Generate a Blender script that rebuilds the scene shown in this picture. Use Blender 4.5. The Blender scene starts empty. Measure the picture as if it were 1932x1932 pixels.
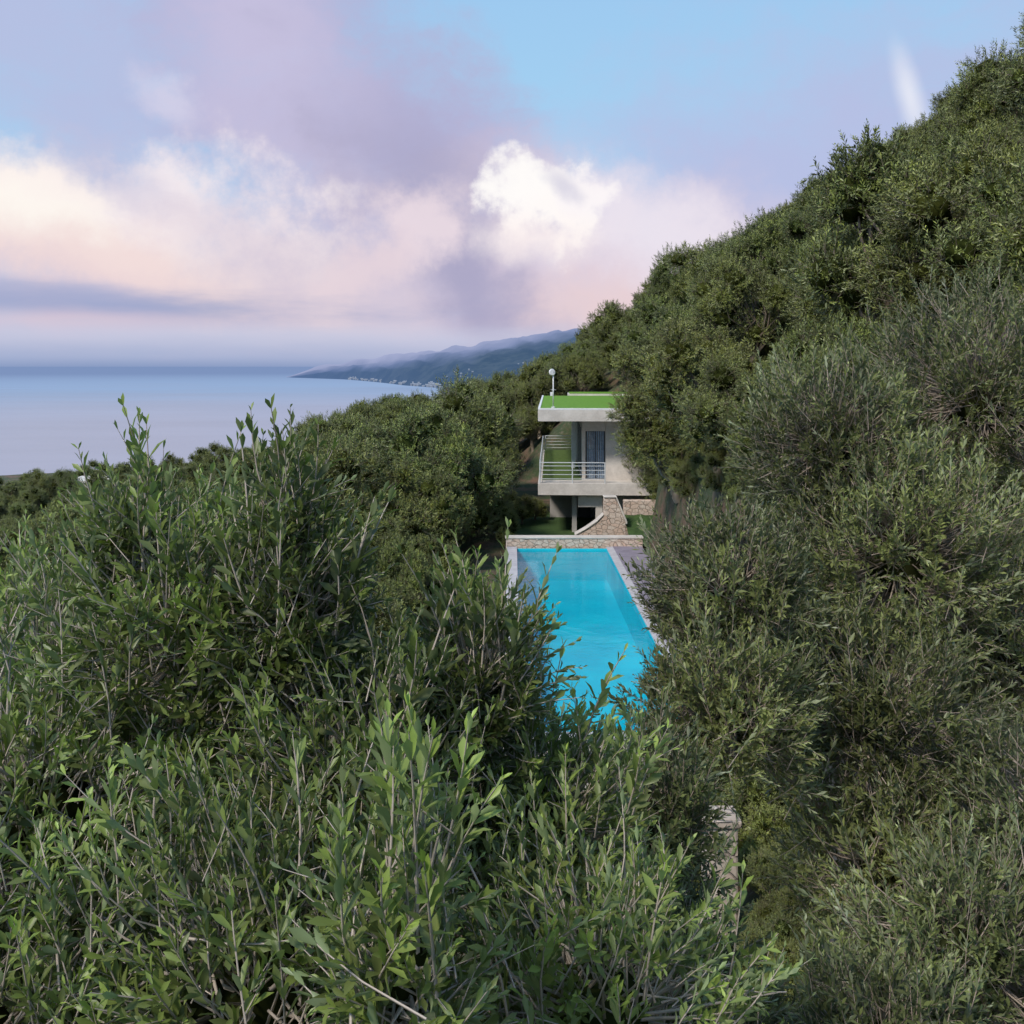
import bpy, math, numpy as np
from mathutils import Vector, noise as mnoise
scene=bpy.context.scene
ZC=60.0
F=1855.0
def lin(c):
    out=[]
    for v in c[:3]:
        v=v/255.0
        out.append(v/12.92 if v<=.04045 else ((v+.055)/1.055)**2.4)
    return (out[0],out[1],out[2],1.0)
def link(o,parent=None):
    scene.collection.objects.link(o)
    if parent: o.parent=parent
    return o
def empty(name,loc=(0,0,0)):
    e=bpy.data.objects.new(name,None); e.empty_display_size=.2; link(e); e.location=loc; return e
# ------------------------------------------------------------ materials
class NT:
    def __init__(s,tree): s.t=tree; s.n=tree.nodes; s.l=tree.links
    def node(s,typ,**kw):
        n=s.n.new(typ)
        for k,v in kw.items(): setattr(n,k,v)
        return n
    def setin(s,n,i,v):
        if v is None: return
        if isinstance(v,bpy.types.NodeSocket): s.l.new(v,n.inputs[i])
        else: n.inputs[i].default_value=v
    def math(s,op,a,b=None,c=None,clamp=False):
        n=s.node('ShaderNodeMath',operation=op,use_clamp=clamp)
        s.setin(n,0,a); s.setin(n,1,b); s.setin(n,2,c); return n.outputs[0]
    def mix(s,f,a,b,blend='MIX'):
        n=s.node('ShaderNodeMix',data_type='RGBA',blend_type=blend)
        s.setin(n,0,f); s.setin(n,6,a); s.setin(n,7,b); return n.outputs[2]
    def noise(s,vec,scale,detail=4,rough=.55,dim='3D',out=0):
        n=s.node('ShaderNodeTexNoise',noise_dimensions=dim)
        if vec is not None: s.l.new(vec,n.inputs['Vector'])
        n.inputs['Scale'].default_value=scale; n.inputs['Detail'].default_value=detail; n.inputs['Roughness'].default_value=rough
        return n.outputs[out]
    def mr(s,v,a,b,c=0.,d=1.,smooth=True):
        n=s.node('ShaderNodeMapRange',interpolation_type='SMOOTHSTEP' if smooth else 'LINEAR')
        s.setin(n,0,v); s.setin(n,1,a); s.setin(n,2,b); s.setin(n,3,c); s.setin(n,4,d); return n.outputs[0]
def newmat(name):
    m=bpy.data.materials.new(name); m.use_nodes=True; nt=NT(m.node_tree); nt.n.clear()
    out=nt.node('ShaderNodeOutputMaterial'); b=nt.node('ShaderNodeBsdfPrincipled')
    nt.l.new(b.outputs[0],out.inputs[0]); return m,nt,b,out
def bump(nt,b,h,strength=.4,dist=.02):
    n=nt.node('ShaderNodeBump'); n.inputs['Strength'].default_value=strength; n.inputs['Distance'].default_value=dist
    nt.l.new(h,n.inputs['Height']); nt.l.new(n.outputs[0],b.inputs['Normal'])
def simple(name,c1,c2,scale=3,rough=.8,bs=.3,metal=0,bd=.02):
    m,nt,b,o=newmat(name)
    g=nt.node('ShaderNodeNewGeometry').outputs['Position']
    n1=nt.noise(g,scale,6,.65); n2=nt.noise(g,scale*9,3)
    f=nt.mr(nt.math('ADD',nt.math('MULTIPLY',n1,.75),nt.math('MULTIPLY',n2,.25)),.33,.67)
    nt.l.new(nt.mix(f,(*c1,1),(*c2,1)),b.inputs['Base Color']); b.inputs['Roughness'].default_value=rough; b.inputs['Metallic'].default_value=metal
    if bs: bump(nt,b,n2,bs,bd)
    return m
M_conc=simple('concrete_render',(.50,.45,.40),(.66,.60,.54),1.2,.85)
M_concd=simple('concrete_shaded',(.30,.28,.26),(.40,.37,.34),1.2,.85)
M_white=simple('white_paint',(.66,.64,.62),(.80,.78,.76),2,.5,.1)
M_cop=simple('pool_coping',(.42,.39,.41),(.54,.51,.52),3,.7,.2)
M_deck=simple('deck_paving',(.20,.17,.21),(.29,.25,.30),2,.75,.2)
M_turf=simple('roof_turf',(.08,.19,.008),(.15,.30,.015),5,.95,.6)
M_lawn=simple('lawn_grass',(.025,.055,.010),(.045,.09,.015),4,.95,.6)
M_turf2=simple('terrace_grass',(.05,.09,.01),(.09,.14,.02),4,.95,.6)
M_rail=simple('steel_rail',(.55,.56,.56),(.66,.67,.67),4,.4,0,.2)
M_dark=simple('dark_frame',(.03,.032,.035),(.05,.05,.055),4,.5,0)
M_curt=simple('blue_curtain',(.30,.40,.54),(.55,.64,.76),6,.8,0)
def stone(name,a,b2,mort,scale):
    m,nt,b,o=newmat(name)
    g=nt.node('ShaderNodeNewGeometry').outputs['Position']
    w=nt.node('ShaderNodeVectorMath',operation='ADD'); nt.l.new(g,w.inputs[0])
    nn=nt.node('ShaderNodeVectorMath',operation='SCALE'); nt.l.new(nt.noise(g,2.5,2,out=1),nn.inputs[0]); nn.inputs['Scale'].default_value=.15
    nt.l.new(nn.outputs[0],w.inputs[1])
    mp=nt.node('ShaderNodeMapping'); mp.inputs['Scale'].default_value=(1,1,1.6); nt.l.new(w.outputs[0],mp.inputs[0])
    v=nt.node('ShaderNodeTexVoronoi',feature='DISTANCE_TO_EDGE'); v.inputs['Scale'].default_value=scale; nt.l.new(mp.outputs[0],v.inputs['Vector'])
    v2=nt.node('ShaderNodeTexVoronoi'); v2.inputs['Scale'].default_value=scale; nt.l.new(mp.outputs[0],v2.inputs['Vector'])
    sp=nt.node('ShaderNodeSeparateColor'); nt.l.new(v2.outputs['Color'],sp.inputs[0])
    col=nt.mix(sp.outputs[0],(*a,1),(*b2,1)); col=nt.mix(nt.mr(nt.noise(g,12,4),.3,.7,0,.5),col,(a[0]*.6,a[1]*.55,a[2]*.5,1))
    e=nt.mr(v.outputs['Distance'],.01,.07)
    nt.l.new(nt.mix(e,(*mort,1),col),b.inputs['Base Color']); b.inputs['Roughness'].default_value=.9
    bump(nt,b,e,.8,.04); return m
M_stone=stone('dry_stone',(.66,.48,.38),(.68,.60,.52),(.38,.29,.23),3.6)
M_stonep=stone('pale_stone',(.50,.40,.32),(.55,.49,.41),(.28,.23,.19),5)
# foliage
def foliage(name,old,new,under,woodc,trans=.22):
    m,nt,b,o=newmat(name)
    a=nt.node('ShaderNodeAttribute',attribute_name='leafdata'); sp=nt.node('ShaderNodeSeparateColor'); nt.l.new(a.outputs['Color'],sp.inputs[0])
    tip,rnd,wood=sp.outputs[0],sp.outputs[1],sp.outputs[2]
    oi=nt.node('ShaderNodeObjectInfo').outputs['Random']
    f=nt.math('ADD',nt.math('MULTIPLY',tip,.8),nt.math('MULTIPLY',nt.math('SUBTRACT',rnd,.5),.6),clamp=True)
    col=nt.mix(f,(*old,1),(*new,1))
    g=nt.node('ShaderNodeNewGeometry')
    col=nt.mix(nt.mr(oi,0,1,0,.5,False),col,(.20,.19,.04,1))
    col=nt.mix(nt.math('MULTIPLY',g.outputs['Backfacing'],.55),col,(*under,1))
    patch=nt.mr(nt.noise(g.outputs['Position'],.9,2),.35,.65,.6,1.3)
    patch=nt.math('MULTIPLY',patch,nt.mr(tip,-1,0,.25,1,False))  # negative tip marks clump cores, darkened as painted inner shade
    pm=nt.node('ShaderNodeVectorMath',operation='SCALE'); nt.l.new(col,pm.inputs[0]); nt.l.new(patch,pm.inputs['Scale'])
    col=nt.mix(wood,pm.outputs[0],(*woodc,1))
    nt.l.new(col,b.inputs['Base Color']); b.inputs['Roughness'].default_value=.44
    nt.l.new(nt.mr(tip,-1,0,0,.45,False),b.inputs['Specular IOR Level'])
    if trans>0:
        tr=nt.node('ShaderNodeBsdfTranslucent'); tc=nt.node('ShaderNodeVectorMath',operation='MULTIPLY'); nt.l.new(col,tc.inputs[0]); tc.inputs[1].default_value=(1.2,1.5,.6); nt.l.new(tc.outputs[0],tr.inputs[0])
        ms=nt.node('ShaderNodeMixShader'); nt.l.new(nt.math('MULTIPLY',nt.math('SUBTRACT',1.0,wood),trans),ms.inputs[0])
        nt.l.new(b.outputs[0],ms.inputs[1]); nt.l.new(tr.outputs[0],ms.inputs[2]); nt.l.new(ms.outputs[0],o.inputs[0])
    return m
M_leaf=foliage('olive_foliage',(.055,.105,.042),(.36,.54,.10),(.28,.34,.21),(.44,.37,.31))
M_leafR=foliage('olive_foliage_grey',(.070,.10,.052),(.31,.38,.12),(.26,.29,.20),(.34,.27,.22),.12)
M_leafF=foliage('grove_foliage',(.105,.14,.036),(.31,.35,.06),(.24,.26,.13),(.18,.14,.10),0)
# ------------------------------------------------------------ mesh helpers
def mesh_tris(name,V,T,D,mat,smooth=False):
    me=bpy.data.meshes.new(name)
    me.vertices.add(len(V)); me.vertices.foreach_set('co',V.astype(np.float32).ravel())
    me.loops.add(len(T)*3); me.loops.foreach_set('vertex_index',T.astype(np.int32).ravel())
    me.polygons.add(len(T)); me.polygons.foreach_set('loop_start',np.arange(0,len(T)*3,3,dtype=np.int32))
    me.update(calc_edges=True)
    ca=me.color_attributes.new('leafdata','FLOAT_COLOR','POINT')
    C=np.ones((len(V),4),np.float32); C[:,:3]=D; ca.data.foreach_set('color',C.ravel())
    me.materials.append(mat); me.validate(); return me
def norm(a): return a/ (np.linalg.norm(a,axis=-1,keepdims=True)+1e-9)
def leaf_hi(L,W):
    v=np.array([[0,0,0],[-.32*W,.30*L,.10*W],[0,.30*L,-.02*L],[.32*W,.30*L,.10*W],[-.5*W,.66*L,.13*W],[0,.66*L,-.01*L],[.5*W,.66*L,.13*W],[0,L,-.06*L]])
    t=np.array([[0,2,1],[0,3,2],[1,2,5],[1,5,4],[2,3,6],[2,6,5],[4,5,7],[5,6,7]]); return v,t
def leaf_lo(L,W):
    v=np.array([[0,0,0],[.5*W,.55*L,.12*W],[0,L,-.05*L],[-.5*W,.55*L,.12*W]])
    return v,np.array([[0,1,2],[0,2,3]])
def tube(path,rad,ns=4):
    path=np.array(path,float); n=len(path); V=[];T=[]
    for i in range(n):
        d=path[min(i+1,n-1)]-path[max(i-1,0)]; d/=np.linalg.norm(d)+1e-9
        a=np.cross(d,[.3,.9,.1] if abs(d[1])<.8 else [1,0,0]); a/=np.linalg.norm(a)+1e-9; b=np.cross(d,a)
        for k in range(ns):
            q=2*math.pi*k/ns; V.append(path[i]+rad[i]*(math.cos(q)*a+math.sin(q)*b))
    for i in range(n-1):
        for k in range(ns):
            k2=(k+1)%ns; A=i*ns+k;B=i*ns+k2;C=A+ns;E=B+ns; T+= [[A,B,E],[A,E,C]]
    return np.array(V),np.array(T)
class Acc:
    def __init__(s): s.V=[];s.T=[];s.D=[];s.n=0
    def add(s,V,T,D):
        s.V.append(V); s.T.append(T+s.n); s.D.append(np.broadcast_to(np.array(D,float),(len(V),3)) if np.ndim(D)==1 else D); s.n+=len(V)
    def done(s): return np.concatenate(s.V),np.concatenate(s.T),np.concatenate(s.D)
def sprig(rng,L,pairs,LL,LW,hi=True,stem=.0022,open_=(50,22)):
    A=Acc(); bend=rng.uniform(-.22,.22)*L; b2=rng.uniform(-.16,.16)*L
    P=lambda t: np.array([bend*t*t,b2*t*t,L*t])
    v,t=tube([P(x) for x in (-.15,.35,.7,1)],[stem,stem*.8,stem*.6,stem*.3],3); A.add(v,t,(.4,.5,1))
    for i in range(pairs):
        tt=.12+.86*i/(pairs-1); ax=P(min(tt+.05,1.05))-P(tt-.02); ax/=np.linalg.norm(ax)
        for s in (0,1):
            if rng.random()<.12: continue
            az=i*math.radians(95)+s*math.pi+rng.normal(0,.25)
            rd=np.array([math.cos(az),math.sin(az),0]); rd=rd-ax*rd.dot(ax); rd/=np.linalg.norm(rd)
            an=math.radians(open_[0]+(open_[1]-open_[0])*tt+rng.normal(0,13))
            d=ax*math.cos(an)+rd*math.sin(an); sd=np.cross(d,ax); sd/=np.linalg.norm(sd)+1e-9; up=np.cross(sd,d)
            tw=rng.normal(0,.5); sd2=sd*math.cos(tw)+up*math.sin(tw); up2=np.cross(sd2,d)
            sz=(.75+.45*math.sin(math.pi*min(tt*1.05,1)))*rng.uniform(.8,1.15)*(1 if tt<.85 else .75)
            v,t=(leaf_hi if hi else leaf_lo)(LL*sz,LW*sz*rng.uniform(.85,1.15))
            v=v[:,0:1]*sd2+v[:,1:2]*d+v[:,2:3]*up2+P(tt)
            A.add(v,t,(tt**1.6*rng.uniform(.7,1),rng.random(),0))
    return A.done()
def place(A,temps,pos,dirs,scale,tipg,rng):
    K=len(pos); which=rng.integers(0,len(temps),K)
    z=norm(dirs); r=rng.normal(size=(K,3)); x=norm(np.cross(r,z)); y=np.cross(z,x)
    R=np.stack([x,y,z],axis=2)
    for w in range(len(temps)):
        idx=np.where(which==w)[0]
        if len(idx)==0: continue
        V,T,D=temps[w]
        W=np.einsum('kij,nj->kni',R[idx],V)*scale[idx,None,None]+pos[idx,None,:]
        TT=T[None]+(np.arange(len(idx))*len(V))[:,None,None]
        DD=np.repeat(D[None],len(idx),0).copy(); DD[:,:,0]*=tipg[idx,None]; DD[:,:,1]=np.clip(DD[:,:,1]*.7+rng.uniform(0,.3,(len(idx),1)),0,1)
        A.add(W.reshape(-1,3),TT.reshape(-1,3),DD.reshape(-1,3))
def sphere(c,r,rng,nu=12,nv=8):
    V=[];T=[]
    for j in range(nv+1):
        for i in range(nu):
            th=math.pi*j/nv; ph=2*math.pi*i/nu; k=rng.uniform(.8,1.1) if 0<j<nv else 1
            V.append([c[0]+r[0]*k*math.sin(th)*math.cos(ph),c[1]+r[1]*k*math.sin(th)*math.sin(ph),c[2]+r[2]*k*math.cos(th)])
    for j in range(nv):
        for i in range(nu):
            a=j*nu+i;b=j*nu+(i+1)%nu;T+=[[a,a+nu,b],[b,a+nu,b+nu]]
    return np.array(V),np.array(T)
def clump_fill(A,c,r,n,temps,rng,L,twig=.3,shoots=0,upb=.5,core=.5,tip=1.0,woodr=.004,low=-.75,shl=(.9,1.35),sil=.42):
    c=np.array(c,float); r=np.array(r if np.ndim(r) else (r,r,r),float)
    d=norm(rng.normal(size=(int(n*1.3),3))); d=d[d[:,2]>low][:n]; n=len(d)
    lump=np.array([mnoise.noise(Vector((c+q)*2.2)) for q in d])*sil
    rad=rng.uniform(.45,1.0,n)**.6+lump
    p=c+d*r*rad[:,None]
    dr=norm(d*.75+np.array([0,0,upb])+rng.normal(0,.36,(n,3)))
    sc=rng.uniform(.7,1.2,n); p0=p-dr*(L*sc*.55)[:,None]
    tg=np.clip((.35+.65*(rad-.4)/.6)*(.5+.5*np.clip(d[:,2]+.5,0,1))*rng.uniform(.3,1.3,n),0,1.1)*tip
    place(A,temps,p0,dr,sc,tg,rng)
    if shoots:
        dd=norm(rng.normal(size=(shoots,3))*np.array([1,1,.35])+np.array([0,0,.9])); pp=c+dd*r*.85
        dv=norm(dd*.35+np.array([0,0,1])+rng.normal(0,.16,(shoots,3)))
        place(A,temps,pp-dv*.02,dv,rng.uniform(shl[0],shl[1],shoots),rng.uniform(.9,1.3,shoots)*tip,rng)
        for q,v in zip(pp,dv): 
            vv,t=tube([q*.5+c*.5,q*.8+c*.2,q+v*.02],[woodr,woodr*.8,woodr*.6],4); A.add(vv,t,(0,.5,1))
    for k in np.where(rng.random(n)<twig)[0]:
        m=c+(p0[k]-c)*.5+rng.normal(0,.04,3)*r.mean()*2
        vv,t=tube([c+(p0[k]-c)*.12,m,p0[k]],[woodr*1.8,woodr*1.2,woodr*.6],4); A.add(vv,t,(0,.5,.9))
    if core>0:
        v,t=sphere(c,r*core,rng); A.add(v,t,(-1,.1,0))  # dark ball inside clump: crown's inner shade put into its colour
# ------------------------------------------------------------ terrain
def ss(a,b,x): t=np.clip((x-a)/(b-a),0,1); return t*t*(3-2*t)
def H(x,y,pool=False):
    x=np.asarray(x,float); y=np.asarray(y,float)
    bmp=1.8*ss(8,18,y)*(1-ss(78,105,y))
    L=-7-bmp
    xp=np.maximum(x,0)
    zr=L+.7*x-.0017*xp*xp-1.3*ss(10,22,x)*(1-ss(34,48,x))*ss(40,80,y)+np.clip(x/6,0,1)*bmp
    zl=L-12*(1-np.exp(np.minimum(x,0)*.3/12))
    z=np.where(x>=0,zr,zl)
    z=z+.35*np.sin(x*.31+1)*np.cos(y*.23)+.2*np.sin(x*.9+y*.7)
    def zone(x0,x1,y0,y1,w): return ss(x0-w,x0,x)*(1-ss(x1,x1+w,x))*ss(y0-w,y0,y)*(1-ss(y1,y1+w,y))
    k=zone(-1.2,5.8,16,48,1.6); z=z*(1-k)+k*-8.9
    k=zone(-.6,9.5,47,74,2.5); z=z*(1-k)+k*-8.75
    if pool:
        k=zone(.1,4.4,21,44,.75); z=z*(1-k)+k*-10.4
    k=ss(110,330,y)*np.where(x>0,1,0)+ss(150,340,y)*np.where(x>0,0,1)
    z=z*(1-k)+k*-66
    k=1-ss(-300,-120,x)
    z=z*(1-k)+k*-66
    return z
def Hs(x,y): return float(H(np.array([x]),np.array([y]))[0])
xs=np.concatenate([np.linspace(-400,-62,40),np.linspace(-60,-11,80),np.linspace(-10.5,11,88),np.linspace(11.5,60,80),np.linspace(62,400,60)])
ys=np.concatenate([np.linspace(-60,-1,20),np.linspace(0,110,280),np.linspace(113,420,50)])
X,Y=np.meshgrid(xs,ys); Z=H(X,Y,True); V=np.stack([X,Y,Z],-1).reshape(-1,3)
nx=len(xs); ii,jj=np.meshgrid(np.arange(nx-1),np.arange(len(ys)-1)); a=(jj*nx+ii).ravel()
T=np.concatenate([np.stack([a,a+1,a+nx+1],1),np.stack([a,a+nx+1,a+nx],1)])
m,nt,b,o=newmat('hillside_soil'); g=nt.node('ShaderNodeNewGeometry').outputs['Position']
c=nt.mix(nt.mr(nt.noise(g,.5,6,.7),.42,.66),(.04,.06,.02,1),(.15,.085,.055,1)); c=nt.mix(nt.mr(nt.noise(g,3,6,.7),.5,.75,0,.6),c,(.22,.17,.13,1))
nt.l.new(c,b.inputs['Base Color']); b.inputs['Roughness'].default_value=.95; bump(nt,b,nt.noise(g,4,8,.7),.8,.15)
me=mesh_tris('hillside_terrain',V,T,np.zeros((len(V),3)),m)
o=link(bpy.data.objects.new('hillside_terrain',me)); o.location.z=ZC
for p in me.polygons: p.use_smooth=True
# ------------------------------------------------------------ near olive trees
def trunk_tube(A,pts,r0,r1,rng,ns=8):
    n=len(pts); v,t=tube(pts,list(np.linspace(r0,r1,n)),ns); A.add(v,t,(0,.5,1))
def wob(p,q,rng,n=6,w=.08):
    p=np.array(p,float);q=np.array(q,float); L=np.linalg.norm(q-p)
    return [p+(q-p)*k/(n-1)+(rng.normal(0,w*L,3)*math.sin(math.pi*k/(n-1))) for k in range(n)]
def near_tree(name,base,fork,clumps,temps,L,mat,seed,tr=.14,**kw):
    rng=np.random.default_rng(seed); A=Acc()
    trunk_tube(A,wob(base,fork,rng,8,.04),tr,tr*.65,rng)
    for cl in clumps:
        c,r,n=cl[:3]; k2=dict(kw); 
        if len(cl)>3: k2.update(cl[3])
        trunk_tube(A,wob(fork,c,rng,6,.06),tr*.4,.014,rng,6)
        clump_fill(A,c,r,n,temps,rng,L,**k2)
    V,T,D=A.done(); me=mesh_tris(name,V,T,D,mat); ob=link(bpy.data.objects.new(name,me)); ob.location.z=ZC; return ob
rng=np.random.default_rng(5)
tempsF=[sprig(rng,rng.uniform(.15,.25),int(rng.integers(7,11)),.045,.0130,True,stem=.0028) for _ in range(8)]
F1=[((-.94,2.95,-.82),(.36,.42,.42),600,dict(shoots=28,shl=(.9,1.6))),
 ((-1.13,2.95,-.56),(.10,.2,.20),80,dict(shoots=9,shl=(.9,1.5),core=0)),
 ((-.60,2.75,-.72),(.20,.30,.32),330,dict(shoots=22,shl=(.9,1.6))),
 ((-.63,2.75,-.43),(.09,.15,.15),60,dict(shoots=8,shl=(.9,1.3),core=0)),
 ((-.40,2.6,-1.12),(.30,.42,.36),480,dict(shoots=16,shl=(.9,1.6))),
 ((-.10,3.0,-1.00),(.21,.28,.28),300,dict(shoots=22,shl=(.9,1.6))),
 ((-1.65,3.5,-1.2),(.6,.5,.5),700,dict(shoots=26,shl=(.9,1.6))),
 ((-1.25,2.6,-1.2),(.42,.45,.40),520,dict(shoots=18)),
 ((-.55,2.1,-1.35),(.46,.4,.44),600,dict(shoots=18,shl=(.9,1.4))),
 ((-.19,1.72,-1.06),(.13,.22,.28),150,dict(shoots=14,shl=(.9,1.5),tip=1.15)),
 ((.2,2.4,-1.6),(.40,.45,.42),520,dict(shoots=14,shl=(.9,1.5))),
 ((-1.2,2.1,-1.55),(.52,.45,.48),600,dict(shoots=14)),
 ((.10,3.1,-1.46),(.34,.4,.36),420,dict(shoots=18,shl=(1.,1.6))),
 ((-.3,3.1,-1.5),(.5,.5,.45),420,{}),
 ((-.3,1.9,-1.9),(.6,.4,.4),380,{}),
 ((-2.3,3.9,-1.5),(.6,.5,.5),450,dict(shoots=6))]
near_tree('olive_tree',(-.5,2.9,Hs(-.5,2.9)-.2),(-.45,2.8,-2.9),F1,tempsF,.2,M_leaf,11,tr=.13,woodr=.0036,core=.34,twig=.42,sil=.6)
rng=np.random.default_rng(6)
tempsR=[sprig(rng,rng.uniform(.2,.3),10,.052,.0145,False,stem=.0028) for _ in range(7)]
R1=[((2.30,7.0,-.62),(.66,.7,.66),1100,dict(shoots=50)),
 ((1.33,6.0,-1.42),(.50,.55,.50),880,dict(shoots=30)),
 ((1.22,5.5,-1.94),(.50,.5,.48),860,dict(shoots=22)),
 ((2.57,6.5,-1.26),(.8,.7,.72),1400,dict(shoots=40)),
 ((3.6,7.5,-.3),(.95,.8,.9),1600,dict(shoots=44)),
 ((2.14,5.8,-2.06),(.65,.6,.6),1050,dict(shoots=24)),
 ((2.05,5.4,-2.75),(.42,.5,.5),620,dict(shoots=12)),
 ((3.25,6.6,-1.9),(.5,.5,.6),760,dict(shoots=8)),
 ((1.9,7.2,-1.9),(.7,.6,.8),760,{})]
near_tree('olive_tree.001',(2.4,6.8,Hs(2.4,6.8)-.2),(2.3,6.7,-3.2),R1,tempsR,.25,M_leafR,12,tr=.16,woodr=.005,core=.34,twig=.3,sil=.6)
R2=[((.66,4.5,-2.06),(.28,.35,.32),380,dict(shoots=14)),
 ((.45,4.0,-2.45),(.42,.45,.42),560,dict(shoots=10)),
 ((.88,4.1,-2.86),(.28,.4,.32),420,dict(shoots=8)),
 ((2.15,4.6,-2.75),(.6,.5,.5),800,dict(shoots=14)),
 ((1.62,4.2,-2.94),(.42,.4,.40),540,dict(shoots=8)),
 ((2.75,5.0,-2.4),(.45,.5,.5),500,dict(shoots=6))]
near_tree('olive_tree.002',(1.3,4.6,Hs(1.3,4.6)-.2),(1.3,4.6,-4.0),R2,tempsR,.25,M_leafR,13,tr=.13,woodr=.0045,core=.34,twig=.35,sil=.6)
rng=np.random.default_rng(8)
tempsM=[sprig(rng,rng.uniform(.35,.5),9,.095,.026,False,stem=.004,open_=(60,30)) for _ in range(5)]
R3=[((4.9,39,-1.7),(1.0,1.1,.95),500,dict(shoots=8)),((5.3,39.4,-.2),(1.1,1.1,1.0),520,dict(shoots=14)),((6.5,39,.6),(1.1,1.2,1.05),560,dict(shoots=16)),
 ((6.0,38.6,-2.3),(1.2,1.2,1.1),560,dict(shoots=6)),((7.4,39,-.6),(1.4,1.3,1.3),650,dict(shoots=10)),((7.3,38.5,-2.6),(1.3,1.2,1.2),600,{}),((4.85,38.8,-2.8),(.85,.8,.8),340,{}),((8.6,39,.3),(1.3,1.3,1.2),560,dict(shoots=12)),((5.7,38.4,-1.0),(1.0,.8,.8),360,{}),
 ((4.5,39.2,.2),(.5,.5,.5),120,dict(shoots=6)),((5.75,38.6,-3.3),(1.0,.8,.7),320,{}),((7.0,38.3,-4.2),(1.1,.9,.9),320,{})]
near_tree('olive_tree.003',(6.7,39.3,Hs(6.7,39.3)-.4),(6.4,39.1,-4.6),R3,tempsM,.42,M_leafF,14,tr=.26,woodr=.012,core=.5,twig=.1,upb=.35)
# ------------------------------------------------------------ grove tree variants
def grove_tree(seed,R=(2.3,2.3,2.15),h=3.0,ncl=28,per=120,LL=.10,LW=.028):
    rng=np.random.default_rng(seed); A=Acc()
    temps=[sprig(rng,rng.uniform(.35,.5),9,LL,LW,False,stem=.004,open_=(60,30)) for _ in range(4)]
    fork=np.array([rng.uniform(-.2,.2),rng.uniform(-.2,.2),1.1])
    trunk_tube(A,wob((0,0,-.8),fork,rng,7,.05),.24,.17,rng,8)
    for i in range(ncl):
        d=norm(rng.normal(size=3)); 
        k=rng.uniform(.5,.9); c=np.array([0,0,h])+d*np.array(R)*k
        c[2]=max(c[2],.9)
        r=rng.uniform(.42,.95)
        trunk_tube(A,wob(fork,c,rng,5,.08),.06,.02,rng,5)
        clump_fill(A,c,(r,r,r*.85),int(per*(.5+r*.65)),temps,rng,.42,twig=.06,shoots=int(rng.integers(3,9)),upb=.35,core=.5,woodr=.012,low=-.9,tip=rng.uniform(.6,1.4))
    V,T,D=A.done(); return mesh_tris('grove_tree_%d'%seed,V,T,D,M_leafF)
variants=[grove_tree(100+i) for i in range(5)]
grove=empty('hillside_olive_grove',(0,0,ZC))
rng=np.random.default_rng(77); placed=[]
cnt=0
def put(x,y,s,v=None,dz=0,reg=True):
    global cnt
    me=variants[int(rng.integers(0,5)) if v is None else v]
    o=link(bpy.data.objects.new('grove_olive_%03d'%cnt,me),grove); cnt+=1
    o.location=(x,y,Hs(x,y)+dz); o.rotation_euler=(rng.normal(0,.05),rng.normal(0,.05),rng.uniform(0,6.28)); o.scale=(s*rng.uniform(.9,1.12),s*rng.uniform(.9,1.12),s*rng.uniform(.9,1.12))
    if reg: placed.append((x,y,s))
for (x,y,s) in [(6.9,33,1.0),(7.8,44,1.0),(6.9,29.5,.8),(6.8,25,.7),(7.0,20.5,.75),
    (-3.7,47,1.45),(-6.9,41,1.4),(-2.9,56,1.5),(-6.4,52,1.6),(-10.5,48,1.5),(-3.2,66,1.6),(-8.5,63,1.5),(-13,57,1.5),(-12,72,1.5),(-6,76,1.5),(-11.5,36,1.2),(-6.2,33,1.0),
    (-4.0,27,.8),(-3.3,22,.66),(-3.4,38,.7),(-3.3,33,.62),
    (5.6,82,1.1),(2.5,86,1.1),(9,80,1.1),(-1.5,84,1.3),(-19,128,1.45),(-16,131,1.3),(-22.5,129,1.1),(-13,126,1.2),(-36,122,.9)]: put(x,y,s)
tries=0
while tries<9000:
    tries+=1
    y=rng.uniform(8,138); x=rng.uniform(-.62*y-5,.62*y+5)
    if x>0 and y>104: continue
    if x>0 and y<11: continue
    if x<-18 and y>126: continue
    md=2.5+.006*y
    if -3.6<x<8.6 and y<78 and not (y>48 and x<-2.0): continue
    if x<0 and y<12 and x>-4: continue
    if any((x-a)**2+(y-b2)**2<(md*max(1,s2*.92))**2 for a,b2,s2 in placed): continue
    s=rng.uniform(.7,1.25)*(1.12 if (x<0 and 15<y<105) else 1)
    if x<0 and y<45: s*=.82
    if x<-20 and y>55: s*=.62
    put(x,y,s)
und=0
while und<230:
    y=rng.uniform(10.7,80); x=rng.uniform(1.0,.6*y+2)
    if x<6.6+(y>46)*4.5 and y>14.8: continue
    s=rng.uniform(.28,.5)
    if x<8.5: s*=.75
    if y<14: s*=.6
    put(x,y,s,dz=-.45*s*2.2,reg=False); und+=1
for k in range(26): put(6.55+rng.uniform(0,.5),17+k*1.15,rng.uniform(.24,.34),dz=-.3,reg=False)
for k in range(22): put(rng.uniform(1.2,4.5),rng.uniform(10.8,14.3),rng.uniform(.2,.34),dz=-.25,reg=False)
for k in range(26): 
    y=rng.uniform(7.6,10.4); put(y*rng.uniform(.25,.42),y,rng.uniform(.12,.2),dz=-.12,reg=False)
for x,y,s in [(-.4,49.2,.30),(.5,53.5,.38),(1.3,55,.3),(-.3,46.6,.2),(5.9,46.5,.16),(8.2,46.8,.3),(7.2,47.5,.22)]: put(x,y,s,dz=-.05,reg=False)
print('grove trees',cnt)
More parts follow.
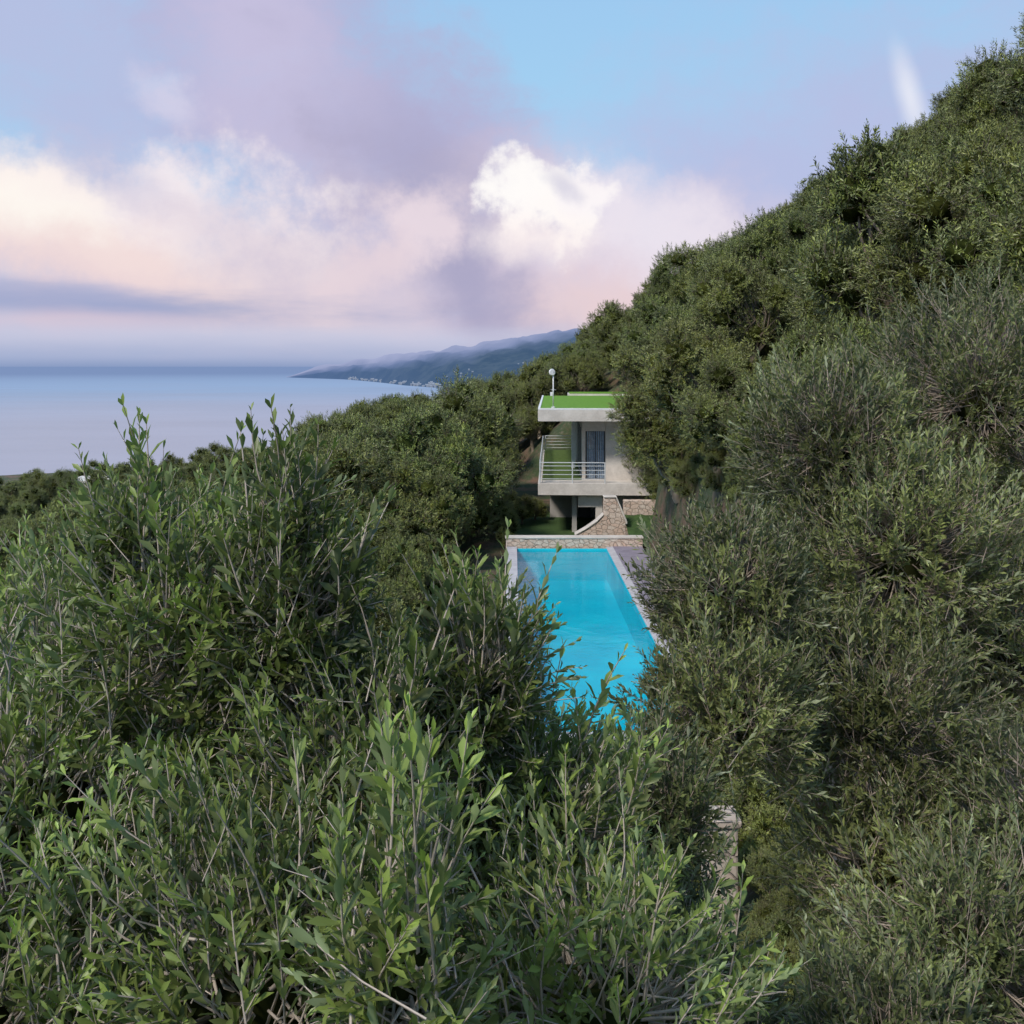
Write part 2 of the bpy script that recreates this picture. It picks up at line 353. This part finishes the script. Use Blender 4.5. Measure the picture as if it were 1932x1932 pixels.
# ------------------------------------------------------------ boxes
def box(name,x0,x1,y0,y1,z0,z1,mat,parent=None,bev=.01):
    me=bpy.data.meshes.new(name)
    v=[(x0,y0,z0),(x1,y0,z0),(x1,y1,z0),(x0,y1,z0),(x0,y0,z1),(x1,y0,z1),(x1,y1,z1),(x0,y1,z1)]
    f=[(0,3,2,1),(4,5,6,7),(0,1,5,4),(1,2,6,5),(2,3,7,6),(3,0,4,7)]
    me.from_pydata(v,[],f); me.materials.append(mat); o=link(bpy.data.objects.new(name,me),parent)
    if bev:
        b=o.modifiers.new('b','BEVEL'); b.width=bev; b.segments=2
    if parent is None: o.location.z=ZC
    return o
def prism(name,poly,y0,y1,mat,parent=None,rough=0,sub=0):
    n=len(poly); v=[(p[0],y0,p[1]) for p in poly]+[(p[0],y1,p[1]) for p in poly]
    f=[tuple(range(n)),tuple(range(2*n-1,n-1,-1))]+[(i,i+n,(i+1)%n+n,(i+1)%n) for i in range(n)]
    me=bpy.data.meshes.new(name); me.from_pydata(v,[],f); me.materials.append(mat)
    o=link(bpy.data.objects.new(name,me),parent); b=o.modifiers.new('b','BEVEL'); b.width=.03; b.segments=2
    if parent is None: o.location.z=ZC
    return o
# pool
pool=empty('swimming_pool',(0,0,ZC))
wz=-8.27
m,nt,b,o=newmat('pool_tiles'); g=nt.node('ShaderNodeNewGeometry').outputs['Position']
c=nt.mix(nt.mr(nt.noise(g,.6,3),.3,.7),(.006,.43,.56,1),(.010,.53,.64,1)); nt.l.new(c,b.inputs['Base Color']); b.inputs['Roughness'].default_value=.5
M_tile=m
px0,px1,py0,py1=.2,4.25,21.8,44.0
box('floor',px0,px1,py0,py1,-9.75,-9.6,M_tile,pool,0)
box('wall_left',px0-.12,px0,py0,py1,-10.2,-8.2,M_tile,pool,0)
box('wall_right',px1,px1+.12,py0,py1,-9.75,-8.2,M_tile,pool,0)
box('wall_far',px0,px1,py1,py1+.12,-9.75,-8.2,M_tile,pool,0)
box('wall_near',px0,px1,py0-.12,py0,-9.75,-8.2,M_tile,pool,0)
box('coping_left',px0-.42,px0+.02,py0-.3,py1+.15,-8.197,-8.12,M_cop,pool)
box('outer_wall',px0-.40,px0-.123,py0-.3,py1+.15,-11,-8.2,M_conc,pool)
box('coping_right',px1-.02,px1+.28,py0-.3,py1+.15,-8.197,-8.12,M_cop,pool)
box('coping_near',px0+.022,px1-.022,py0-.3,py0+.02,-8.197,-8.12,M_cop,pool)
box('outer_wall_near',px0-.1,px1+.2,py0-.28,py0-.123,-11,-8.2,M_conc,pool)
box('deck',px1+.283,5.85,py0-1.5,py1+.3,-10.5,-8.135,M_deck,pool)
for k in range(8):
    box('joint_%d'%k,px1+.29,5.84,22+k*2.8,22.02+k*2.8,-8.14,-8.131,M_concd,pool,0)
m=bpy.data.materials.new('pool_water'); m.use_nodes=True; nt=NT(m.node_tree); nt.n.clear(); o=nt.node('ShaderNodeOutputMaterial')
tr=nt.node('ShaderNodeBsdfTransparent'); tr.inputs[0].default_value=(.42,.97,1,1); gl=nt.node('ShaderNodeBsdfGlossy'); gl.inputs['Roughness'].default_value=.08
g=nt.node('ShaderNodeNewGeometry').outputs['Position']; bn=nt.node('ShaderNodeBump'); bn.inputs['Strength'].default_value=.3; bn.inputs['Distance'].default_value=.03
nt.l.new(nt.noise(g,2.5,3),bn.inputs['Height']); nt.l.new(bn.outputs[0],gl.inputs['Normal'])
fr=nt.node('ShaderNodeFresnel'); fr.inputs[0].default_value=1.24; nt.l.new(bn.outputs[0],fr.inputs['Normal'])
ms=nt.node('ShaderNodeMixShader'); nt.l.new(fr.outputs[0],ms.inputs[0]); nt.l.new(tr.outputs[0],ms.inputs[1]); nt.l.new(gl.outputs[0],ms.inputs[2]); nt.l.new(ms.outputs[0],o.inputs[0])
me=bpy.data.meshes.new('water'); me.from_pydata([(px0,py0,wz),(px1,py0,wz),(px1,py1,wz),(px0,py1,wz)],[],[(0,1,2,3)]); me.materials.append(m); link(bpy.data.objects.new('water',me),pool)
# pool end wall
sw=empty('stone_wall',(0,0,ZC))
box('stonework',-.28,5.9,44.3,44.8,-10.5,-7.80,M_stone,sw,.03); box('coping',-.31,5.93,44.27,44.83,-7.797,-7.72,M_conc,sw,.02)
sw2=empty('stone_wall.001',(0,0,ZC))
prism('stonework',[(3.05,-8.7),(5.45,-8.7),(5.45,-7.5),(4.98,-6.36),(4.42,-6.36),(4.40,-7.2),(4.1,-7.50),(3.6,-7.85),(3.05,-8.15)],47.2,47.7,M_stone,sw2)
prism('coping',[(5.452,-7.5),(4.982,-6.34),(4.40,-6.34),(4.40,-6.27),(5.03,-6.27),(5.54,-7.48),(5.54,-7.6),(5.452,-7.6)],47.15,47.75,M_conc,sw2)
prism('coping_low',[(4.398,-7.18),(4.398,-7.10),(4.07,-7.42),(3.56,-7.78),(3.02,-8.08),(3.02,-8.16),(3.6,-7.845),(4.1,-7.495)],47.15,47.75,M_conc,sw2)
sw3=empty('stone_wall.002',(0,0,ZC)); box('stonework',5.6,9.5,49.2,49.7,-8.9,-6.75,M_stone,sw3,.03)
me=bpy.data.meshes.new('lawn'); N=14; vs=[];fs=[]
for j in range(N+1):
    for i in range(N+1):
        x=5.5+i/N*4; y=45+j/N*4.1; vs.append((x,y,-8.2+.75*j/N+.03*math.sin(i*2.1+j)))
for j in range(N):
    for i in range(N): q=j*(N+1)+i; fs.append((q,q+1,q+N+2,q+N+1))
me.from_pydata(vs,[],fs); me.materials.append(M_lawn); o=link(bpy.data.objects.new('lawn',me)); o.location.z=ZC
me=bpy.data.meshes.new('garden_lawn'); me.from_pydata([(-.3,45,-8.62),(5.5,45,-8.62),(5.5,58,-8.62),(-.3,58,-8.62)],[],[(0,1,2,3)]); me.materials.append(M_lawn); o=link(bpy.data.objects.new('garden_lawn',me)); o.location.z=ZC
# house
hs=empty('modern_villa',(1.32,50,ZC)); hs.rotation_euler[2]=math.radians(-2.3)
B=lambda n,*a,**k: box(n,*a,parent=hs,**k)
B('floor_slab',0,8.0,0,20,-6.58,-5.98,M_conc)
B('terrace_turf',.2,2.25,1.5,19.5,-5.977,-5.93,M_turf2)
B('roof_slab',0,8.0,0,22,-2.83,-2.26,M_conc)
B('roof_upstand_front',0,8.0,.0,.12,-2.258,-2.16,M_white); B('roof_upstand_side',0,.12,.122,22,-2.258,-2.16,M_white)
B('roof_turf',.122,7.9,.122,21.9,-2.257,-2.19,M_turf)
B('roof_raised_slab',1.9,7.9,21.91,25,-2.6,-2.05,M_conc); B('roof_raised_turf',2.0,7.8,22,24.9,-2.047,-1.98,M_turf)
B('wall_front_pier',2.30,2.48,2,2.3,-5.977,-2.833,M_conc); B('wall_front_lintel',2.483,3.52,2,2.3,-3.45,-2.833,M_conc)
B('wall_front_main',3.523,7.9,1.6,2.3,-5.977,-2.833,M_conc)
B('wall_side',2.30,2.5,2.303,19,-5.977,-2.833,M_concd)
B('glass_door_frame_left',2.485,2.55,2.02,2.09,-5.977,-3.453,M_dark);B('glass_door_frame_mid',2.97,3.02,2.02,2.09,-5.977,-3.453,M_dark);B('glass_door_frame_right',3.46,3.518,2.02,2.09,-5.977,-3.453,M_dark)
for k in range(8):
    B('curtain_%d'%k,2.56+k*.115,2.56+k*.115+.085,2.12+.03*(k%2),2.15+.03*(k%2),-5.95,-3.47,M_curt,bev=.01)
m,nt,b,o=newmat('window_glass'); b.inputs['Base Color'].default_value=(.12,.16,.2,1); b.inputs['Roughness'].default_value=.05; b.inputs['Alpha'].default_value=.15; M_glass=m
B('glass_pane',2.552,2.968,2.05,2.06,-5.95,-3.46,M_glass,bev=0);B('glass_pane_b',3.022,3.458,2.05,2.06,-5.95,-3.46,M_glass,bev=0)
B('column_a',1.85,2.05,7,7.25,-5.977,-2.833,M_white);B('column_b',2.0,2.2,11,11.25,-5.977,-2.833,M_white)
B('side_window',2.27,2.297,4,9,-5.7,-3.4,M_glass,bev=0)
for y in (4,6.5,9): B('side_frame_%d'%int(y),2.255,2.296,y-.04,y+.04,-5.75,-3.35,M_dark)
def rail(nm,x0,y0,x1,y1,z):
    L=math.hypot(x1-x0,y1-y0); n=max(2,int(L/1.6)+1)
    for i in range(n):
        t=i/(n-1); x=x0+(x1-x0)*t; y=y0+(y1-y0)*t; B('%s_post_%d'%(nm,i),x-.03,x+.03,y-.03,y+.03,z,z+1.02,M_rail)
    for k,h in enumerate((.22,.44,.66,.88)):
        B('%s_bar_%d'%(nm,k),min(x0,x1)-.012,max(x0,x1)+.012,min(y0,y1)-.012,max(y0,y1)+.012,z+h-.018,z+h+.018,M_rail,bev=0)
    B('%s_top'%nm,min(x0,x1)-.03,max(x0,x1)+.03,min(y0,y1)-.03,max(y0,y1)+.03,z+1.021,z+1.07,M_rail)
rail('rail_front',.1,.1,3.4,.1,-5.979); rail('rail_side',.1,.25,.1,19,-5.979); rail('rail_back',.25,19.2,2.1,19.2,-5.979)
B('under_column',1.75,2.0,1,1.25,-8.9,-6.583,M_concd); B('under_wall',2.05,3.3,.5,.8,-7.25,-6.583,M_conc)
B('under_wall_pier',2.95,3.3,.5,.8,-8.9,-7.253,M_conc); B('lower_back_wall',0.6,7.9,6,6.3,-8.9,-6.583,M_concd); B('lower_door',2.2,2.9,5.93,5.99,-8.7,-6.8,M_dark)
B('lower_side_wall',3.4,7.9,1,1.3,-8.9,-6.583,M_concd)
# roof antenna
def cyl(name,r1,r2,h,loc,rot,mat,parent,seg=20):
    import bmesh
    bm=bmesh.new(); bmesh.ops.create_cone(bm,cap_ends=True,segments=seg,radius1=r1,radius2=r2,depth=h)
    me=bpy.data.meshes.new(name); bm.to_mesh(me); bm.free(); me.materials.append(mat)
    for p in me.polygons: p.use_smooth=len(p.vertices)==4
    o=link(bpy.data.objects.new(name,me),parent); o.location=loc; o.rotation_euler=rot; return o
lp=empty('roof_antenna',(2.14,51,ZC-2.19))
cyl('base',.12,.10,.06,(0,0,.03),(0,0,0),M_white,lp); cyl('pole',.035,.03,1.85,(0,0,.95),(0,0,0),M_white,lp)
cyl('dish',.19,.15,.05,(-.05,-.05,1.85),(math.radians(80),0,math.radians(25)),M_white,lp); cyl('dish_hub',.05,.04,.12,(0,.0,1.85),(math.radians(80),0,math.radians(25)),M_rail,lp)
box('junction_box',-.16,-.03,-.05,.05,.62,.82,M_white,lp)
box('bracket',-.12,.12,-.015,.015,.93,.96,M_rail,lp,0)
# stone pillar below
pl=empty('stone_pillar',(2.10,10,ZC-5.75)); box('shaft',-.15,.17,-.16,.16,0,1.12,M_stonep,pl,.03); box('cap',-.18,.20,-.19,.19,1.123,1.2,M_stonep,pl,.02)
# white house on the coast (flat roofed)
wh=empty('white_house',(-47.5,111,ZC-14.4))
box('walls',-2.2,2.2,-1.5,3,-6,1.35,M_white,wh); box('roof',-2.5,2.5,-1.8,3.3,1.353,1.6,M_conc,wh)
box('window',-.8,0,-1.53,-1.503,-.2,.9,M_dark,wh,0); box('window_b',.7,1.4,-1.53,-1.503,-.2,.9,M_dark,wh,0)
# ------------------------------------------------------------ sea & headland
m=bpy.data.materials.new('hazy_sea_water'); m.use_nodes=True; nt=NT(m.node_tree); nt.n.clear(); o=nt.node('ShaderNodeOutputMaterial')
b=nt.node('ShaderNodeBsdfPrincipled'); b.inputs['Base Color'].default_value=(.05,.08,.13,1); b.inputs['Roughness'].default_value=.22; b.inputs['IOR'].default_value=1.33
g=nt.node('ShaderNodeNewGeometry').outputs['Position']
mp=nt.node('ShaderNodeMapping'); mp.inputs['Scale'].default_value=(.0012,.0022,.004); nt.l.new(g,mp.inputs[0])
big=nt.noise(mp.outputs[0],1,5,.6)
bn=nt.node('ShaderNodeBump'); bn.inputs['Strength'].default_value=.25; bn.inputs['Distance'].default_value=1; nt.l.new(nt.noise(g,.25,4),bn.inputs['Height']); nt.l.new(bn.outputs[0],b.inputs['Normal'])
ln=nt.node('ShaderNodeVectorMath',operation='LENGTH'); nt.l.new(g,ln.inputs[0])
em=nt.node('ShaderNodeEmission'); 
ec=nt.mix(nt.mr(ln.outputs['Value'],700,2500),lin((186,192,220)),lin((152,178,216)))  # glow colour by distance: haze painted into the sea surface
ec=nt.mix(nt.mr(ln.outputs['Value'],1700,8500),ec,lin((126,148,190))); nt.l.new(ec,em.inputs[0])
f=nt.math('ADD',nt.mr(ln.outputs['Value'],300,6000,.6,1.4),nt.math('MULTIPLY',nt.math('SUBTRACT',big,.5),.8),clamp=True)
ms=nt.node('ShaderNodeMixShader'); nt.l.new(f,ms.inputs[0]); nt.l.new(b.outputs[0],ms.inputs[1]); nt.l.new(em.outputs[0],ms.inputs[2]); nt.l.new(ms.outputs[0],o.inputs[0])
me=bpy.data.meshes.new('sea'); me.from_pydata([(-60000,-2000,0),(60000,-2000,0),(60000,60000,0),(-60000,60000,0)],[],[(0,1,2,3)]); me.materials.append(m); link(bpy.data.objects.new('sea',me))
# headland
m=bpy.data.materials.new('hazy_headland_woods'); m.use_nodes=True; nt=NT(m.node_tree); nt.n.clear(); o=nt.node('ShaderNodeOutputMaterial')
d=nt.node('ShaderNodeBsdfDiffuse'); g=nt.node('ShaderNodeNewGeometry').outputs['Position']
nt.l.new(nt.mix(nt.mr(nt.noise(g,.012,6,.7),.4,.62),(.010,.03,.02,1),(.06,.08,.06,1)),d.inputs[0])
at=nt.node('ShaderNodeAttribute',attribute_name='leafdata'); sp=nt.node('ShaderNodeSeparateColor'); nt.l.new(at.outputs['Color'],sp.inputs[0])  # leafdata carries cloud and haze amounts here
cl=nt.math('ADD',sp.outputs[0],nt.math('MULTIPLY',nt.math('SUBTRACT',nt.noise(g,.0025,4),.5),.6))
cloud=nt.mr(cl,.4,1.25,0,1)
em=nt.node('ShaderNodeEmission'); nt.l.new(nt.mix(cloud,lin((86,112,156)),lin((164,172,207))),em.inputs[0])  # haze and low cloud painted onto the slope as glow
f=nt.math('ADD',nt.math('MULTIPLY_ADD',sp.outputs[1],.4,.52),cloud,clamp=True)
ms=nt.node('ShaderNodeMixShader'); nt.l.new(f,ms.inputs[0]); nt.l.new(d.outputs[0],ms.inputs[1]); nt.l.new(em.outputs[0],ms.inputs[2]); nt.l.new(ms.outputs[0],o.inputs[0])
us=np.linspace(540,1500,130); rows=30; vs=[];fs=[];dd=[]
SU=[540,650,760,880,1100,1500]; SV=[5000,4300,3000,2350,2200,2100]
EU=[540,600,700,850,1000,1130,1500]; EV=[-.012,-.001,.008,.018,.031,.041,.06]
for i,u in enumerate(us):
    a=(u-966)/F
    shore=np.interp(u,SU,SV); crest=shore+np.interp(u,[560,900,1500],[250,900,1100])
    ev=np.interp(u,EU,EV)
    for j in range(rows):
        t=j/(rows-1); yy=shore+(crest-shore)*t; top=max(60+ev*crest,1)
        z=-3+(top+3)*(t**.75)+(12*mnoise.noise(Vector((a*60,t*6,0)))+5*mnoise.noise(Vector((a*220,t*20,3))))*min(1,t*4)*min(1,top/60)
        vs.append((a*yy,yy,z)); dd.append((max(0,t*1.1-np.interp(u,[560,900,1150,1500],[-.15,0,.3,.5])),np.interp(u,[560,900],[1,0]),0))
tr_=[]
for i in range(len(us)-1):
    for j in range(rows-1): q=i*rows+j; tr_+=[(q,q+rows,q+rows+1),(q,q+rows+1,q+1)]
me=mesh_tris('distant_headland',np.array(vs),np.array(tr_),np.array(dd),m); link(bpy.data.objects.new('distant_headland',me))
for p in me.polygons: p.use_smooth=True
m=bpy.data.materials.new('hazy_white_render'); m.use_nodes=True; nt=NT(m.node_tree); b=nt.n['Principled BSDF']; b.inputs['Base Color'].default_value=(.24,.26,.30,1)  # haze tint put into the base colour of the white walls
rng=np.random.default_rng(9); vs=[];fs=[]
def hb(x,y,z,w,dp,h):
    q=len(vs); 
    for dz in (0,h):
        for sx_,sy_ in ((-1,-1),(1,-1),(1,1),(-1,1)): vs.append((x+sx_*w/2,y+sy_*dp/2,z+dz))
    vs.append((x-w/2,y,z+h*1.35)); vs.append((x+w/2,y,z+h*1.35))
    for f_ in ((0,1,5,4),(1,2,6,5),(2,3,7,6),(3,0,4,7),(4,5,9,8),(6,7,8,9),(5,6,9),(7,4,8)): fs.append(tuple(q+k for k in f_))
for k in range(80):
    u=rng.choice([rng.uniform(655,720),rng.uniform(735,835),rng.uniform(800,990)],p=[.4,.4,.2]); a=(u-966)/F
    shore=np.interp(u,SU,SV); t=rng.uniform(.0,.05) if u<840 else rng.uniform(.08,.35)
    crest=shore+np.interp(u,[560,900,1500],[250,900,1100]); yy=shore+t*(crest-shore)+5; ev=np.interp(u,EU,EV)
    z=-3+(60+ev*crest+3)*(t**.75); sz=.3 if u>840 else .6
    hb(a*yy,yy,max(z,0),rng.uniform(8,22)*sz,8,rng.uniform(5,11)*sz)
me=bpy.data.meshes.new('coastal_village'); me.from_pydata(vs,[],fs); me.materials.append(m); link(bpy.data.objects.new('coastal_village',me))
# ------------------------------------------------------------ world sky
SUN_EL,SUN_AZ=46,-138
w=bpy.data.worlds.new('World'); scene.world=w; w.use_nodes=True; nt=NT(w.node_tree); nt.n.clear()
out=nt.node('ShaderNodeOutputWorld'); bg=nt.node('ShaderNodeBackground'); nt.l.new(bg.outputs[0],out.inputs[0])
tc=nt.node('ShaderNodeTexCoord').outputs['Generated']; sp=nt.node('ShaderNodeSeparateXYZ'); nt.l.new(tc,sp.inputs[0])
az=nt.math('ARCTAN2',sp.outputs[0],sp.outputs[1]); el=nt.math('ARCSINE',sp.outputs[2])
cmb=nt.node('ShaderNodeCombineXYZ'); nt.l.new(az,cmb.inputs[0]); nt.l.new(el,cmb.inputs[1]); P=cmb.outputs[0]
sky=nt.node('ShaderNodeTexSky',sky_type='NISHITA'); sky.sun_disc=False; sky.sun_elevation=math.radians(SUN_EL); sky.sun_rotation=math.radians(SUN_AZ)
nsk=nt.mix(1.0,sky.outputs[0],(.12,.12,.12,1),'MULTIPLY')
def ramp(v,st):
    r=nt.node('ShaderNodeValToRGB'); nt.l.new(v,r.inputs[0]); r.color_ramp.elements[0].position=st[0][0]; r.color_ramp.elements[0].color=st[0][1]
    r.color_ramp.elements[1].position=st[-1][0]; r.color_ramp.elements[1].color=st[-1][1]
    for p_,c_ in st[1:-1]: e=r.color_ramp.elements.new(p_); e.color=c_
    return r.outputs[0]
base=ramp(nt.mr(el,-.02,.5,0,1,False),[(0,lin((176,190,222))),(.25,lin((182,206,240))),(.55,lin((166,212,246))),(.8,lin((160,206,246))),(1,lin((154,194,240)))])
col=nt.mix(.12,base,nsk)
wn=nt.noise(tc,3.0,7,.62,out=1)
sub=nt.node('ShaderNodeVectorMath',operation='SUBTRACT'); nt.l.new(wn,sub.inputs[0]); sub.inputs[1].default_value=(.5,.5,.5)
scv=nt.node('ShaderNodeVectorMath',operation='MULTIPLY'); nt.l.new(sub.outputs[0],scv.inputs[0]); scv.inputs[1].default_value=(.24,.17,0)
ad=nt.node('ShaderNodeVectorMath',operation='ADD'); nt.l.new(P,ad.inputs[0]); nt.l.new(scv.outputs[0],ad.inputs[1]); PW=ad.outputs[0]
rm=nt.node('ShaderNodeMapping'); rm.inputs['Rotation'].default_value=(0,0,math.radians(50)); rm.inputs['Scale'].default_value=(4,14,1); nt.l.new(PW,rm.inputs[0])
streak=nt.noise(rm.outputs[0],1.0,6,.6)
hm=nt.node('ShaderNodeMapping'); hm.inputs['Scale'].default_value=(5,26,1); nt.l.new(P,hm.inputs[0])
hz=nt.noise(hm.outputs[0],1.0,5,.55)
fine=nt.noise(tc,8,7,.62); puff=nt.noise(tc,17,6,.6)
fs_=nt.math('ADD',nt.math('MULTIPLY',fine,.5),nt.math('MULTIPLY',streak,.5))
def blob(col,cx,cy,rx,ry,rot,c,op=1,edge=.5,amt=.5,warp=True,tex=None):
    a=math.atan((cx-966)/F); e=math.atan((690-cy)/F*math.cos(a))
    mp=nt.node('ShaderNodeMapping',vector_type='TEXTURE'); nt.l.new(PW if warp else P,mp.inputs[0])
    mp.inputs['Location'].default_value=(a,e,0); mp.inputs['Rotation'].default_value=(0,0,math.radians(rot)); mp.inputs['Scale'].default_value=(rx/F,ry/F,1)
    l=nt.node('ShaderNodeVectorMath',operation='LENGTH'); nt.l.new(mp.outputs[0],l.inputs[0])
    v=nt.math('SUBTRACT',nt.math('MULTIPLY_ADD',nt.math('SUBTRACT',fine if tex is None else tex,.5),amt*2,1.0),l.outputs['Value'])
    return nt.mix(nt.mr(v,-edge*.5,edge,0,op),col,lin(c))
col=blob(col,1480,310,600,210,10,(184,190,226),.88,1.0,1.6,True,fs_)
col=blob(col,230,120,560,260,-20,(184,190,224),.85,1.0,1.9,True,fs_)
col=blob(col,690,250,600,210,-52,(180,178,212),.97,.85,1.6,True,fs_)
col=blob(col,540,120,230,130,-60,(204,198,226),.7,1.0,1.6,True,fs_)
col=blob(col,620,530,1050,200,0,(206,197,218),.95,.8,1.0)
col=blob(col,1180,480,380,160,-10,(230,212,222),.85,.9,1.0,True,fs_)
col=blob(col,1180,570,300,80,0,(234,208,208),.65,.9,.6)
col=blob(col,120,400,470,95,-6,(252,242,238),1,.6,1.3)
col=blob(col,60,420,220,60,-6,(255,250,242),.8,.7,1.1)
col=blob(col,450,395,140,90,-10,(250,240,242),.9,.6,1.4)
col=blob(col,380,190,70,34,-30,(220,216,236),.6,.9,1.2)
col=blob(col,300,330,160,40,-20,(196,194,220),.6,.9,1.4,True,fs_)
col=blob(col,220,500,450,70,-5,(240,217,216),.85,.8,.9)
col=blob(col,620,500,260,100,-25,(220,206,218),.65,.8,1.4,True,fs_)
col=blob(col,860,470,340,100,-48,(168,165,196),.9,.95,1.4,True,fs_)
col=blob(col,770,420,100,65,20,(238,222,229),.85,.7,1.4)
col=blob(col,680,480,80,40,20,(230,212,220),.75,.8,1.4)
col=blob(col,1200,400,190,90,-10,(238,231,241),.8,.8,1.1)
col=blob(col,1035,380,122,90,-5,(255,250,248),1,.4,1.3,False,puff)
col=blob(col,1100,365,66,52,0,(252,246,248),.9,.5,1.3,False,puff)
col=blob(col,985,345,74,60,0,(255,252,250),.9,.5,1.3,False,puff)
col=blob(col,1010,450,130,50,0,(255,244,242),.8,.8,.8,False,puff)
col=blob(col,1062,348,50,24,-35,(208,206,224),.7,.8,1.2,False,puff)
col=blob(col,250,582,480,30,0,(152,164,202),.85,1.0,1.4,False,hz)
col=blob(col,40,545,260,20,0,(172,176,208),.6,1.0,1.2,False,hz)
col=blob(col,110,604,260,20,0,(218,200,214),.75,.9,1.2,False,hz)
col=blob(col,500,644,1100,32,0,(200,202,224),.85,1.0,.9,False,hz)
col=blob(col,150,688,1300,42,0,(160,174,208),.9,1.0,.4,False,hz)
col=blob(col,200,702,1300,20,0,(128,149,190),.95,1.0,.1,False)
col=blob(col,1716,180,20,80,14,(236,238,248),.8,1.1,.5,False)
nt.l.new(col,bg.inputs[0]); bg.inputs[1].default_value=1.0
w.cycles.sampling_method='MANUAL'; w.cycles.sample_map_resolution=256
s=bpy.data.lights.new('sun','SUN'); s.energy=3.4; s.angle=math.radians(9); s.color=(1,.94,.86); so=link(bpy.data.objects.new('sun',s))
az_=math.radians(SUN_AZ); el_=math.radians(SUN_EL); dv=Vector((math.sin(az_)*math.cos(el_),math.cos(az_)*math.cos(el_),math.sin(el_))); so.rotation_euler=dv.to_track_quat('Z','Y').to_euler()
# camera
cam=bpy.data.cameras.new('camera'); co=link(bpy.data.objects.new('camera',cam)); co.location=(0,0,ZC); co.rotation_euler=(math.radians(90),0,0)
cam.sensor_width=36; cam.lens=36*F/1932; cam.shift_y=-(966-690)/1932; cam.clip_start=.05; cam.clip_end=100000
scene.camera=co
scene.view_settings.view_transform='Standard'; scene.view_settings.look='None'; scene.view_settings.exposure=0
